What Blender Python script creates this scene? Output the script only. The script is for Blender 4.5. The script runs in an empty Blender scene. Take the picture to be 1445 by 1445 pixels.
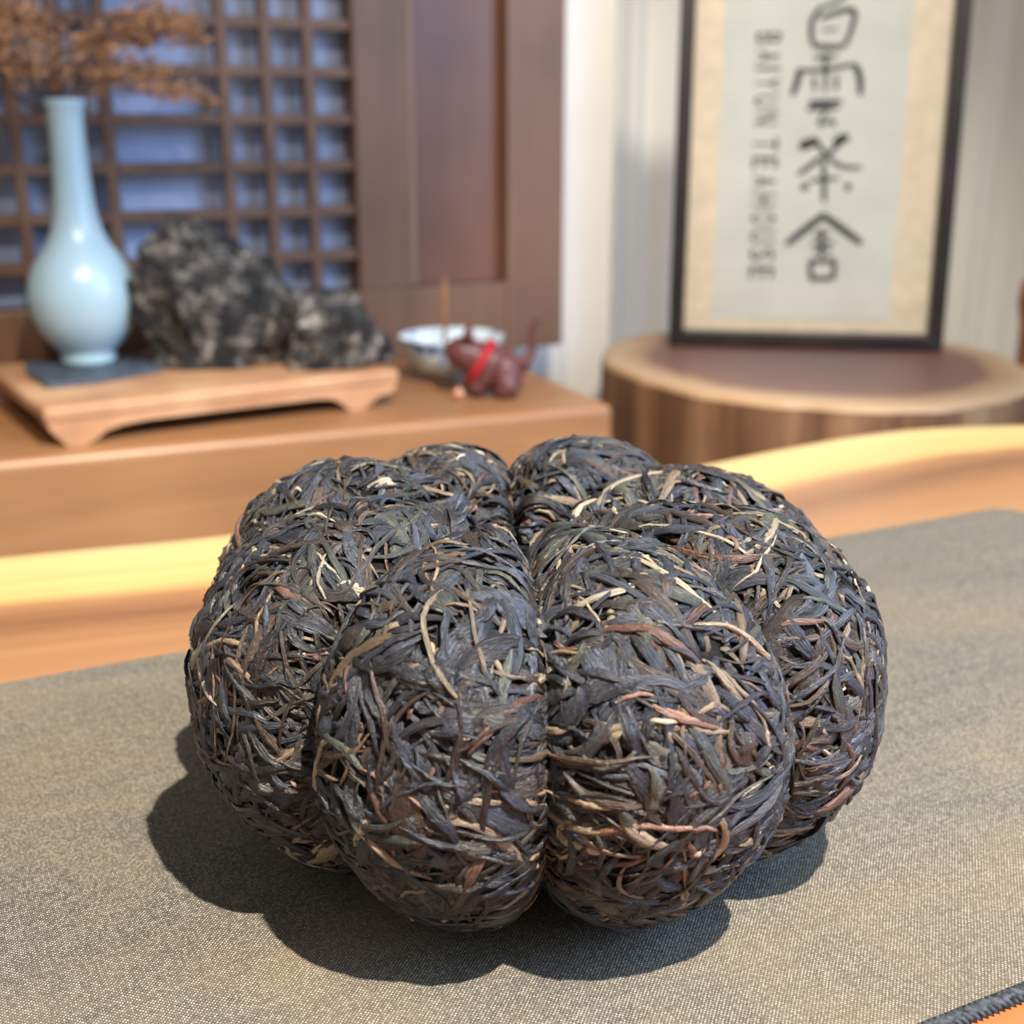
import bpy, bmesh, math, random
import numpy as np
from mathutils import Vector, Matrix

random.seed(7)
RNG = np.random.default_rng(11)
SC = bpy.context.scene
COL = SC.collection

# ------------------------------------------------------------------ camera
# world axes = the room's axes (table, mat, cabinet and wall run along X); Z = 0 is the table top
cam_d = bpy.data.cameras.new('camera')
cam = bpy.data.objects.new('camera', cam_d)
COL.objects.link(cam)
cam_d.sensor_width = 36.0
cam_d.lens = 36.0 * 1800 / 1445
cam_d.clip_start = 0.01
AZ, TILT = math.radians(63.5), math.radians(17.0)
Fw = Vector((math.cos(AZ) * math.cos(TILT), math.sin(AZ) * math.cos(TILT), -math.sin(TILT)))
Rt = Vector((math.sin(AZ), -math.cos(AZ), 0))
Up = Rt.cross(Fw)
M = Matrix((Rt, Up, -Fw)).transposed().to_4x4()
M.translation = Vector((-0.151, -0.288, 0.191))
cam.matrix_world = M
cam_d.dof.use_dof = True
cam_d.dof.focus_distance = 0.303
cam_d.dof.aperture_fstop = 13.2
SC.camera = cam

# ------------------------------------------------------------------ world, lights, exposure
w = bpy.data.worlds.new('room_light')
SC.world = w
w.use_nodes = True
w.node_tree.nodes['Background'].inputs[0].default_value = (1.0, 0.975, 0.935, 1)
w.node_tree.nodes['Background'].inputs[1].default_value = 0.29
SC.view_settings.view_transform = 'Standard'
SC.view_settings.look = 'None'
SC.view_settings.gamma = 1.0
SC.view_settings.use_curve_mapping = False
SC.view_settings.exposure = 0.6


def light(name, kind, loc, target, energy, color, **kw):
    d = bpy.data.lights.new(name, kind)
    d.energy = energy
    d.color = color
    for k, v in kw.items():
        setattr(d, k, v)
    o = bpy.data.objects.new(name, d)
    COL.objects.link(o)
    o.location = loc
    o.rotation_euler = (Vector(target) - Vector(loc)).to_track_quat('-Z', 'Y').to_euler()
    return o


# ceiling spot almost straight above the tea, the tall window to the right, an unseen fill spot added for the cabinet, a lower spot on the frame
light('ceiling_spot', 'SPOT', (0.10, -0.60, 1.35), (0.02, 0.02, 0), 178, (1.0, 0.93, 0.82),
      spot_size=math.radians(56), spot_blend=0.6, shadow_soft_size=0.014)
light('window_daylight', 'AREA', (1.15, -0.75, 0.75), (0.1, 0.1, 0.05), 9.5, (0.40, 0.63, 1.0),
      shape='RECTANGLE', size=1.0, size_y=1.3, spread=math.radians(95))
light('cabinet_fill_spot', 'SPOT', (-0.35, -0.42, 1.15), (0.12, 0.92, 0.02), 24, (1.0, 0.88, 0.74),
      spot_size=math.radians(52), spot_blend=0.6, shadow_soft_size=0.03)
light('stump_spot', 'SPOT', (0.08, -0.45, 1.12), (0.82, 0.95, 0.12), 60, (1.0, 0.94, 0.86),
      spot_size=math.radians(34), spot_blend=0.6, shadow_soft_size=0.10)


# ------------------------------------------------------------------ helpers
def lin(c):
    return tuple(((x / 255) / 12.92 if x / 255 <= 0.04045 else ((x / 255 + 0.055) / 1.055) ** 2.4) for x in c)


def rgba(c):
    return lin(c) + (1.0,)


class NT:
    def __init__(self, name):
        self.m = bpy.data.materials.new(name)
        self.m.use_nodes = True
        self.t = self.m.node_tree
        self.b = self.t.nodes['Principled BSDF']

    def n(self, kind, **kw):
        x = self.t.nodes.new(kind)
        for k, v in kw.items():
            if k in x.inputs:
                x.inputs[k].default_value = v
            else:
                setattr(x, k, v)
        return x

    def l(self, a, b):
        self.t.links.new(a, b)

    def math(self, op, a, b=None, c=None):
        x = self.t.nodes.new('ShaderNodeMath')
        x.operation = op
        for i, v in enumerate((a, b, c)):
            if v is None:
                continue
            if isinstance(v, (int, float)):
                x.inputs[i].default_value = v
            else:
                self.l(v, x.inputs[i])
        return x.outputs[0]

    def coords(self, scale=(1, 1, 1), rot=(0, 0, 0), kind='Object'):
        tc = self.n('ShaderNodeTexCoord')
        mp = self.n('ShaderNodeMapping')
        mp.inputs['Scale'].default_value = scale
        mp.inputs['Rotation'].default_value = rot
        self.l(tc.outputs[kind], mp.inputs['Vector'])
        return mp.outputs[0]

    def noise(self, vec, scale, detail=4, rough=0.55, dist=0.0):
        x = self.n('ShaderNodeTexNoise')
        x.inputs['Scale'].default_value = scale
        x.inputs['Detail'].default_value = detail
        x.inputs['Roughness'].default_value = rough
        x.inputs['Distortion'].default_value = dist
        if vec is not None:
            self.l(vec, x.inputs['Vector'])
        return x.outputs[0]

    def ramp(self, fac, stops, interp='LINEAR'):
        x = self.n('ShaderNodeValToRGB')
        x.color_ramp.interpolation = interp
        el = x.color_ramp.elements
        while len(el) < len(stops):
            el.new(0.5)
        for e, (p, c) in zip(el, stops):
            e.position = p
            e.color = rgba(c)
        self.l(fac, x.inputs[0])
        return x.outputs[0]

    def mix(self, fac, a, b, mode='MIX'):
        x = self.n('ShaderNodeMix', data_type='RGBA', blend_type=mode)
        for i, v in ((0, fac), (6, a), (7, b)):
            if isinstance(v, (int, float)):
                x.inputs[i].default_value = v
            elif isinstance(v, tuple):
                x.inputs[i].default_value = v
            else:
                self.l(v, x.inputs[i])
        return x.outputs[2]

    def bump(self, h, strength, dist):
        x = self.n('ShaderNodeBump')
        x.inputs['Strength'].default_value = strength
        x.inputs['Distance'].default_value = dist
        self.l(h, x.inputs['Height'])
        self.l(x.outputs[0], self.b.inputs['Normal'])

    def base(self, v):
        if isinstance(v, tuple):
            self.b.inputs['Base Color'].default_value = v
        else:
            self.l(v, self.b.inputs['Base Color'])

    def set(self, rough=0.5, spec=0.5):
        self.b.inputs['Roughness'].default_value = rough
        self.b.inputs['Specular IOR Level'].default_value = spec
        return self


def plain(name, c, rough=0.6, spec=0.4, var=0.08, scale=30):
    t = NT(name).set(rough, spec)
    v = t.noise(t.coords(), scale)
    dk = tuple(int(x * (1 - var)) for x in c)
    lt = tuple(min(255, int(x * (1 + var))) for x in c)
    t.base(t.ramp(v, [(0.3, dk), (0.7, lt)]))
    return t.m


def wood(name, c_dark, c_mid, c_light, scale=(2, 40, 40), rough=0.45, spec=0.4, bump=0.15, patch=3.0, blotch=0.5):
    t = NT(name).set(rough, spec)
    v = t.coords(scale)
    g = t.noise(v, 1.0, 6, 0.6, 0.4)
    c = t.ramp(g, [(0.28, c_dark), (0.5, c_mid), (0.75, c_light)])
    p = t.noise(t.coords(), patch, 3)
    c2 = t.mix(blotch, c, t.ramp(p, [(0.3, c_dark), (0.5, c_mid), (0.7, c_light)]))
    t.base(c2)
    t.bump(g, bump, 0.001)
    return t.m


def mesh_obj(name, verts, faces, mat=None, parent=None, smooth=False):
    me = bpy.data.meshes.new(name)
    me.from_pydata([tuple(v) for v in verts], [], faces)
    bm = bmesh.new()
    bm.from_mesh(me)
    bmesh.ops.recalc_face_normals(bm, faces=bm.faces)
    bm.to_mesh(me)
    bm.free()
    if smooth:
        me.polygons.foreach_set('use_smooth', [True] * len(me.polygons))
    o = bpy.data.objects.new(name, me)
    COL.objects.link(o)
    if mat:
        me.materials.append(mat)
    if parent:
        o.parent = parent
    return o


def bm_obj(name, bm, mat=None, parent=None, smooth=False):
    bmesh.ops.recalc_face_normals(bm, faces=bm.faces)
    me = bpy.data.meshes.new(name)
    bm.to_mesh(me)
    bm.free()
    if smooth:
        me.polygons.foreach_set('use_smooth', [True] * len(me.polygons))
    o = bpy.data.objects.new(name, me)
    COL.objects.link(o)
    if mat:
        me.materials.append(mat)
    if parent:
        o.parent = parent
    return o


def box(name, lo, hi, mat, parent=None, bevel=0.0, seg=2):
    bm = bmesh.new()
    bmesh.ops.create_cube(bm, size=1)
    lo, hi = Vector(lo), Vector(hi)
    for v in bm.verts:
        v.co = Vector(((lo[i] + hi[i]) / 2 + v.co[i] * (hi[i] - lo[i])) for i in range(3))
    if bevel:
        bmesh.ops.bevel(bm, geom=bm.edges[:], offset=bevel, segments=seg, profile=0.5, affect='EDGES')
    return bm_obj(name, bm, mat, parent, smooth=False)


def empty(name, loc=(0, 0, 0), rz=0.0):
    o = bpy.data.objects.new(name, None)
    COL.objects.link(o)
    o.location = loc
    o.rotation_euler = (0, 0, rz)
    o.empty_display_size = 0.02
    return o


def tag(o, label, cat, group=None, kind=None):
    o['label'] = label
    o['category'] = cat
    if group:
        o['group'] = group
    if kind:
        o['kind'] = kind
    return o


def structure(o, label=None):
    o['kind'] = 'structure'
    if label:
        o['label'] = label
    return o


def lathe(name, prof, mat, parent=None, seg=64, cap=True):
    vs, fs = [], []
    for (r, z) in prof:
        for k in range(seg):
            a = 2 * math.pi * k / seg
            vs.append((r * math.cos(a), r * math.sin(a), z))
    n = len(prof)
    for i in range(n - 1):
        for k in range(seg):
            k2 = (k + 1) % seg
            fs.append((i * seg + k, i * seg + k2, (i + 1) * seg + k2, (i + 1) * seg + k))
    if cap:
        fs.append(tuple(range(seg)))
        fs.append(tuple(range((n - 1) * seg, n * seg)))
    return mesh_obj(name, vs, fs, mat, parent, True)


def tube_mesh(pts, rads, k=7):
    pts = [Vector(p) for p in pts]
    vs, fs = [], []
    for i, p in enumerate(pts):
        t = (pts[min(i + 1, len(pts) - 1)] - pts[max(i - 1, 0)]).normalized()
        a = Vector((0, 0, 1)) if abs(t.z) < 0.9 else Vector((1, 0, 0))
        b = t.cross(a).normalized()
        c = b.cross(t)
        for j in range(k):
            q = 2 * math.pi * j / k
            vs.append(p + (b * math.cos(q) + c * math.sin(q)) * rads[i])
    for i in range(len(pts) - 1):
        for j in range(k):
            j2 = (j + 1) % k
            fs.append((i * k + j, i * k + j2, (i + 1) * k + j2, (i + 1) * k + j))
    fs.append(tuple(range(k)))
    fs.append(tuple(range((len(pts) - 1) * k, len(pts) * k)))
    return vs, fs


def prism(name, poly, h0, h1, mat, parent=None, axis='z', bevel=0.0):
    """extrude an outline: axis z -> (x,y) outline, axis y -> (x,z) outline"""
    bm = bmesh.new()
    mk = (lambda p, h: (p[0], p[1], h)) if axis == 'z' else (lambda p, h: (p[0], h, p[1]))
    a = [bm.verts.new(mk(p, h0)) for p in poly]
    b = [bm.verts.new(mk(p, h1)) for p in poly]
    bm.faces.new(a)
    bm.faces.new(b)
    for i in range(len(poly)):
        j = (i + 1) % len(poly)
        bm.faces.new((a[i], a[j], b[j], b[i]))
    if bevel:
        bmesh.ops.recalc_face_normals(bm, faces=bm.faces)
        ed = [e for e in bm.edges if len(e.link_faces) == 2 and e.calc_face_angle(0) > 0.9]
        bmesh.ops.bevel(bm, geom=ed, offset=bevel, segments=2, profile=0.5, affect='EDGES')
    return bm_obj(name, bm, mat, parent)


FLOOR = -0.72

# ------------------------------------------------------------------ the room
wall_mat = plain('white_plaster', (240, 236, 228), 0.9, 0.2, 0.015, 6)
floor_mat = plain('pale_stone_floor', (205, 203, 200), 0.6, 0.3, 0.04, 4)
structure(box('floor', (-2.6, -2.2, FLOOR - 0.05), (2.6, 2.4, FLOOR), floor_mat))
structure(box('wall_back', (-2.6, 1.045, FLOOR), (0.645, 1.145, 1.7), wall_mat))
structure(box('wall_alcove', (0.545, 1.46, FLOOR), (2.6, 1.56, 1.7), wall_mat))
structure(box('wall_return', (0.545, 1.1451, FLOOR), (0.645, 1.4599, 1.7), wall_mat))


def curtain():
    t = NT('cream_curtain_cloth').set(0.85, 0.15)
    v = t.coords((1, 1, 0.15))
    t.base(t.ramp(t.noise(v, 9, 3), [(0.3, (236, 227, 212)), (0.7, (244, 239, 230))]))
    t.b.inputs['Subsurface Weight'].default_value = 0.0
    n, m = 260, 14
    vs, fs = [], []
    for i in range(n + 1):
        x = 0.68 + 1.5 * i / n
        for j in range(m + 1):
            z = FLOOR + 0.02 + (1.66 - FLOOR) * j / m
            amp = 0.009 + 0.005 * math.sin(x * 7 + 1)
            y = 1.375 + amp * math.sin(x * 62 + 2.2 * math.sin(x * 9) + 0.25 * math.sin(z * 3)) + 0.006 * math.sin(x * 140)
            vs.append((x, y, z))
    for i in range(n):
        for j in range(m):
            a = i * (m + 1) + j
            fs.append((a, a + 1, a + m + 2, a + m + 1))
    o = mesh_obj('curtain', vs, fs, t.m, None, True)
    s = o.modifiers.new('thick', 'SOLIDIFY')
    s.thickness = 0.0015
    tag(o, 'cream hanging curtain with soft folds behind the framed calligraphy', 'curtain')


curtain()

post_mat = wood('orange_brown_post', (120, 66, 34), (160, 94, 52), (190, 122, 72), (30, 30, 2))
prof = [(0.0, 0.0), (0.040, 0.0), (0.042, 0.05), (0.034, 0.09), (0.032, 0.52), (0.036, 0.56), (0.030, 0.60), (0.030, 0.66), (0.036, 0.69), (0.034, 0.715), (0.020, 0.730), (0.0, 0.735)]
o = lathe('wooden_post', prof, post_mat, None, 32, cap=False)
o.location = (1.188, 0.868, FLOOR)
tag(o, 'turned orange-brown wooden post cut by the right edge beside the stump', 'post')

# ------------------------------------------------------------------ tea table (live-edge slab)
EX = [-0.9, -0.5, -0.25, -0.113, -0.019, 0.10, 0.243, 0.33, 0.401, 0.46, 0.525, 0.70, 1.0]
EY = [0.360, 0.352, 0.336, 0.3214, 0.3085, 0.303, 0.3115, 0.324, 0.331, 0.325, 0.303, 0.26, 0.21]


def edge_y(x):
    i = max(1, min(len(EX) - 2, int(np.searchsorted(EX, x)) if x > EX[0] else 1))
    i = max(1, min(len(EX) - 1, i))
    x0, x1 = EX[i - 1], EX[i]
    m = lambda k: (EY[min(k + 1, len(EY) - 1)] - EY[max(k - 1, 0)]) / (EX[min(k + 1, len(EX) - 1)] - EX[max(k - 1, 0)])
    h = x1 - x0
    t = (x - x0) / h
    return ((2 * t**3 - 3 * t**2 + 1) * EY[i - 1] + (t**3 - 2 * t**2 + t) * h * m(i - 1)
            + (-2 * t**3 + 3 * t**2) * EY[i] + (t**3 - t**2) * h * m(i))


def tea_table():
    t = NT('live_edge_slab_wood').set(0.38, 0.45)
    at = t.n('ShaderNodeAttribute', attribute_name='ring_distance')
    wob = t.noise(t.coords((5, 12, 1)), 1.0, 3)
    d = t.math('ADD', at.outputs['Fac'], t.math('MULTIPLY', t.math('SUBTRACT', wob, 0.5), 0.030))
    band = t.ramp(t.math('MULTIPLY', d, 2.5), [
        (0.0, (194, 168, 120)), (0.05, (200, 170, 112)), (0.165, (194, 158, 98)), (0.195, (150, 108, 70)),
        (0.25, (120, 82, 54)), (0.32, (148, 106, 70)), (0.42, (156, 114, 77)), (0.7, (176, 112, 70)), (1.0, (168, 100, 58))])
    comb = t.n('ShaderNodeCombineXYZ')
    sx = t.n('ShaderNodeSeparateXYZ')
    t.l(t.n('ShaderNodeTexCoord').outputs['Object'], sx.inputs[0])
    t.l(t.math('MULTIPLY', sx.outputs[0], 6.0), comb.inputs[0])
    t.l(t.math('MULTIPLY', at.outputs['Fac'], 150.0), comb.inputs[1])
    g = t.noise(comb.outputs[0], 1.0, 6, 0.6, 0.3)
    c = t.mix(t.math('MULTIPLY', t.math('SUBTRACT', g, 0.35), 1.0), band, rgba((150, 84, 40)), 'MULTIPLY')
    t.base(t.mix(0.55, band, c))
    t.bump(g, 0.08, 0.0006)
    root = empty('tea_table', (0, 0, FLOOR))
    xs = np.linspace(-0.9, 1.0, 150)
    prof = [(0.022, -0.046), (0.008, -0.040), (0.0, -0.024), (0.001, -0.010), (0.004, -0.003), (0.010, 0.0)]
    prof += [(q, 0.0) for q in np.linspace(0.02, 0.86, 43)] + [(0.868, -0.006), (0.868, -0.046)]
    vs, fs, ds = [], [], []
    for x in xs:
        e = edge_y(float(x))
        for (q, z) in prof:
            vs.append((x, e - q, z - FLOOR))
            ds.append(q)
    n = len(prof)
    for i in range(len(xs) - 1):
        for j in range(n):
            j2 = (j + 1) % n
            fs.append((i * n + j, i * n + j2, (i + 1) * n + j2, (i + 1) * n + j))
    fs.append(tuple(range(n)))
    fs.append(tuple(range((len(xs) - 1) * n, len(xs) * n)))
    o = mesh_obj('slab', vs, fs, t.m, root, True)
    a = o.data.attributes.new('ring_distance', 'FLOAT', 'POINT')
    a.data.foreach_set('value', ds)
    for x in (-0.75, 0.78):
        box('leg', (x - 0.035, -0.42, 0), (x + 0.035, 0.12, -FLOOR - 0.0462), t.m, root, 0.006)
    tag(root, 'live-edge wooden tea table with yellow sapwood rim under the grey cloth', 'table')


tea_table()


# ------------------------------------------------------------------ cloth mat
def cloth_mat():
    P = 0.00052
    t = NT('heathered_canvas').set(0.9, 0.15)
    tc = t.n('ShaderNodeTexCoord')
    warpn = t.n('ShaderNodeTexNoise', noise_dimensions='3D')
    warpn.inputs['Scale'].default_value = 60
    t.l(tc.outputs['Object'], warpn.inputs['Vector'])
    s = t.n('ShaderNodeSeparateXYZ')
    t.l(tc.outputs['Object'], s.inputs[0])
    sn = t.n('ShaderNodeSeparateColor')
    t.l(warpn.outputs[1], sn.inputs[0])
    X = t.math('ADD', t.math('DIVIDE', s.outputs[0], P), t.math('MULTIPLY', sn.outputs[0], 1.3))
    Y = t.math('ADD', t.math('DIVIDE', s.outputs[1], P), t.math('MULTIPLY', sn.outputs[1], 1.3))
    fx, fy = t.math('FLOOR', X), t.math('FLOOR', Y)
    par = t.math('FLOORED_MODULO', t.math('ADD', fx, fy), 2.0)
    hx = t.math('ABSOLUTE', t.math('SINE', t.math('MULTIPLY', X, math.pi)))
    hy = t.math('ABSOLUTE', t.math('SINE', t.math('MULTIPLY', Y, math.pi)))
    dome = t.math('MULTIPLY', hx, hy)
    # per-thread shade
    cx = t.n('ShaderNodeCombineXYZ')
    t.l(fx, cx.inputs[0])
    t.l(fy, cx.inputs[1])
    wn = t.n('ShaderNodeTexWhiteNoise', noise_dimensions='2D')
    t.l(cx.outputs[0], wn.inputs['Vector'])
    wx = t.n('ShaderNodeTexWhiteNoise', noise_dimensions='1D')
    t.l(fx, wx.inputs['W'])
    wy = t.n('ShaderNodeTexWhiteNoise', noise_dimensions='1D')
    t.l(fy, wy.inputs['W'])
    light_t = t.math('MULTIPLY', par, dome)
    v = t.math('ADD', t.math('MULTIPLY', light_t, 0.58), t.math('MULTIPLY', wn.outputs['Value'], 0.34))
    v = t.math('ADD', v, t.math('MULTIPLY', wx.outputs['Value'], 0.03))
    v = t.math('ADD', v, t.math('MULTIPLY', wy.outputs['Value'], 0.07))
    c = t.ramp(v, [(0.05, (60, 57, 53)), (0.35, (93, 88, 80)), (0.62, (145, 136, 122)), (0.9, (210, 200, 182))])
    # faded and rubbed patches of the cloth itself
    big = t.noise(t.coords((9, 16, 1), (0, 0, 0.5)), 1.0, 5, 0.6, 0.6)
    c = t.mix(t.ramp(big, [(0.42, (0, 0, 0)), (0.66, (145, 145, 145))]), c, rgba((150, 130, 98)), 'MIX')
    big2 = t.noise(t.coords((14, 22, 1), (0, 0, -0.4)), 1.0, 5, 0.6, 0.4)
    c = t.mix(t.ramp(big2, [(0.45, (0, 0, 0)), (0.68, (120, 120, 120))]), c, rgba((92, 88, 82)), 'MIX')
    t.base(c)
    h = t.math('ADD', dome, t.math('MULTIPLY', par, 0.3))
    t.bump(h, 0.6, 0.0004)
    return t.m


MAT = cloth_mat()
MZ = 0.0021      # cloth top


def table_mat():
    x0, x1, y0, y1, r = -0.80, 0.357, -0.1205, 0.161, 0.012
    out = []
    for (cx, cy, a0) in ((x1 - r, y1 - r, 0), (x0 + r, y1 - r, 90), (x0 + r, y0 + r, 180), (x1 - r, y0 + r, 270)):
        for k in range(7):
            a = math.radians(a0 + 15 * k)
            out.append((cx + r * math.cos(a), cy + r * math.sin(a)))
    root = empty('table_mat', (-0.2, 0.02, 0.0003))
    loc = Vector((-0.2, 0.02, 0.0003))
    cl = prism('cloth', [(x + 0.2, y - 0.02) for x, y in out], 0, MZ - 0.0003, MAT, root, 'z', 0.0004)
    # overlocked hem: rolled thread loops along the edges
    hm = plain('dark_hem_thread', (48, 50, 55), 0.8, 0.2, 0.7, 700)
    vs, fs = [], []
    pts = []
    n = len(out)
    for i in range(n):
        a, b = Vector(out[i]), Vector(out[(i + 1) % n])
        L = (b - a).length
        m = max(1, int(L / 0.0017))
        for k in range(m):
            pts.append((a + (b - a) * (k / m), (b - a).normalized()))
    for (p, t) in pts:
        if p.x < -0.45 or p.y > y0 + r * 0.9:
            continue
        nrm = Vector((t.y, -t.x))
        b0 = len(vs)
        ring = 6
        for j in range(ring):
            q = 2 * math.pi * j / ring
            off = nrm * (0.0026 * math.cos(q) - 0.0006)
            zz = 0.0013 + 0.0016 * math.sin(q)
            for s_, sc in ((-0.0008, 0.45), (0.0, 1.0), (0.0008, 0.45)):
                pp = p + t * (s_ + 0.0016 * math.cos(q)) + off * sc
                vs.append((pp.x + 0.2, pp.y - 0.02, max(0.0001, 0.0013 + (zz - 0.0013) * sc)))
        for j in range(ring):
            j2 = (j + 1) % ring
            for e in range(2):
                fs.append((b0 + j * 3 + e, b0 + j2 * 3 + e, b0 + j2 * 3 + e + 1, b0 + j * 3 + e + 1))
    h = mesh_obj('hem_stitching', vs, fs, hm, root, True)
    h['kind'] = 'stuff'
    tag(root, 'worn grey-brown woven canvas mat with stitched hem under the pressed tea', 'mat')


table_mat()

# ------------------------------------------------------------------ pressed tea melon
SEAM = math.radians(244.5)
R0, A0, Z0, B0, G1, EXP = 0.0450, 0.0472, 0.0470, 0.0485, 0.64, 2.35
NL = 8
LR = np.array([1.0, 1.01, 0.995, 1.02, 0.99, 1.055, 1.03, 1.0])      # small differences between the lobes


SEAMS = np.radians(np.array([0, 44, 90, 136, 185, 228, 271, 319.5, 360]))      # seam angles from the front seam


def lobe_of(phi):
    u = np.mod(phi - SEAM, 2 * math.pi)
    k = np.clip(np.searchsorted(SEAMS, u, side='right') - 1, 0, NL - 1)
    return k, (u - SEAMS[k]) / (SEAMS[k + 1] - SEAMS[k]) * 2 - 1


def gfun(phi, zf=0.0):
    """zf: how far up the lobe (0 side .. 1 crown); the grooves are shallower on the crown"""
    k, s = lobe_of(phi)
    s = np.abs(s) * 0.975
    g1 = G1 + 0.085 * np.clip(zf, 0, 1) ** 1.5
    g = g1 + (1 - g1) * np.power(1 - np.power(s, 2.3), 0.55)
    sc = LR[k]
    edge = np.power(s, 3)
    return g * (sc * (1 - edge) + edge)


def snorm(q, z):
    e = np.where(z > 0, EXP, 1.78)
    return np.power(np.power(np.abs(q) / A0, e) + np.power(np.abs(z) / B0, e), 1 / e)


def wob(p):
    return (0.012 * np.sin(p[..., 0] * 130 + 2 * np.sin(p[..., 2] * 90)) + 0.012 * np.sin(p[..., 1] * 120 + 1.7 + p[..., 2] * 70)
            + 0.010 * np.sin(p[..., 2] * 150 + p[..., 0] * 60))


def project(p, off=0.0):
    """move points radially onto the lobed surface raised by off metres"""
    r = np.hypot(p[..., 0], p[..., 1])
    phi = np.arctan2(p[..., 1], p[..., 0])
    q, z = r - R0, p[..., 2] - Z0
    N = snorm(q, z) + 1e-9
    g = gfun(phi, z / B0 / N) * (1 + 0.6 * wob(p)) + off / 0.046
    q2, z2 = q * g / N, z * g / N
    # the inner side of neighbouring lobes is one solid mass: fill towards the axis
    r2 = np.maximum(R0 + q2, 0.002)
    zz = Z0 + z2
    fill_top = 0.0800 + off
    inner = np.clip((0.026 - r2) / 0.016, 0, 1)
    zz = np.where((zz > Z0), np.maximum(zz, zz + inner * (fill_top - zz) * (zz < fill_top)), zz)
    zz = np.maximum(zz, 0.0012)
    return np.stack([r2 * np.cos(phi), r2 * np.sin(phi), zz], -1)


def lean(V):
    """the crown's hollow sits a little off centre"""
    r = np.hypot(V[..., 0], V[..., 1])
    k = np.clip(1 - r / 0.085, 0, 1) * np.clip(V[..., 2] / 0.05, 0, 1)
    W = V.copy()
    W[..., 0] += -0.0045 * k
    W[..., 1] += 0.0022 * k
    return W


def normals(p):
    e = 0.0012
    out = np.zeros_like(p)

    def Fv(a):
        r = np.hypot(a[..., 0], a[..., 1])
        phi = np.arctan2(a[..., 1], a[..., 0])
        q, z = r - R0, a[..., 2] - Z0
        N = snorm(q, z)
        return N - gfun(phi, z / B0 / (N + 1e-9)) * (1 + 0.6 * wob(a))
    for i in range(3):
        d = np.zeros(3)
        d[i] = e
        out[..., i] = Fv(p + d) - Fv(p - d)
    r = np.hypot(p[..., 0], p[..., 1])
    t = np.clip((0.024 - r) / 0.014, 0, 1)[..., None] * (p[..., 2:3] > Z0)
    out /= np.linalg.norm(out, axis=-1, keepdims=True) + 1e-9
    out = out * (1 - t) + np.array([0, 0, 1.0]) * t
    return out / (np.linalg.norm(out, axis=-1, keepdims=True) + 1e-9)


def np_mesh(name, V, Q, mat, col=None, uv=None):
    """quads from numpy arrays, smooth shaded"""
    me = bpy.data.meshes.new(name)
    nv, nq = len(V), len(Q)
    me.vertices.add(nv)
    me.vertices.foreach_set('co', np.ascontiguousarray(V, np.float32).ravel())
    me.loops.add(nq * 4)
    me.loops.foreach_set('vertex_index', np.ascontiguousarray(Q, np.int32).ravel())
    me.polygons.add(nq)
    me.polygons.foreach_set('loop_start', np.arange(0, nq * 4, 4, dtype=np.int32))
    try:
        me.polygons.foreach_set('loop_total', np.full(nq, 4, np.int32))
    except Exception:
        pass
    me.polygons.foreach_set('use_smooth', np.ones(nq, bool))
    if col is not None:
        a = me.attributes.new('leaf_tone', 'FLOAT_COLOR', 'POINT')
        a.data.foreach_set('color', np.ascontiguousarray(col, np.float32).ravel())
    if uv is not None:
        a = me.attributes.new('leaf_uv', 'FLOAT_VECTOR', 'POINT')
        a.data.foreach_set('vector', np.ascontiguousarray(uv, np.float32).ravel())
    me.update(calc_edges=True)
    me.validate()
    me.materials.append(mat)
    return me


def leaf_material():
    t = NT('pressed_tea_leaf').set(0.45, 0.65)
    a = t.n('ShaderNodeAttribute', attribute_name='leaf_tone')
    u = t.n('ShaderNodeAttribute', attribute_name='leaf_uv')
    mp = t.n('ShaderNodeMapping')
    mp.inputs['Scale'].default_value = (260, 2600, 1)
    t.l(u.outputs['Vector'], mp.inputs['Vector'])
    g = t.noise(mp.outputs[0], 1.0, 4, 0.6, 0.5)
    fine = t.noise(t.coords(), 900, 4, 0.6)
    sh = t.math('ADD', 0.45, t.math('MULTIPLY', g, 0.75))
    sh = t.math('MULTIPLY', sh, t.math('ADD', 0.65, t.math('MULTIPLY', fine, 0.7)))
    cc = t.n('ShaderNodeCombineColor')
    for i in range(3):
        t.l(sh, cc.inputs[i])
    t.base(t.mix(1.0, a.outputs['Color'], cc.outputs[0], 'MULTIPLY'))
    t.l(t.math('ADD', 0.22, t.math('MULTIPLY', fine, 0.34)), t.b.inputs['Roughness'])
    t.bump(t.math('ADD', g, t.math('MULTIPLY', fine, 0.35)), 1.0, 0.0011)
    return t.m


LEAF = leaf_material()
PAL = np.array([lin(c) for c in [
    (46, 48, 57), (56, 60, 70), (36, 37, 42), (68, 72, 83), (62, 59, 58),        # blue-black leaves
    (66, 52, 43), (52, 43, 38), (80, 64, 52),                                     # dark brown
    (84, 83, 71), (72, 75, 67),                                                   # olive grey
    (150, 130, 104), (128, 107, 84), (176, 160, 132), (192, 180, 156),            # tan buds and stalks
    (108, 74, 58), (134, 98, 80)]])                                              # reddish stalks
PW = np.array([14, 13, 12, 9, 8, 7, 7, 5, 6, 6, 4.2, 4.0, 2.4, 1.2, 2.2, 1.6])
PW = PW / PW.sum()


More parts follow.
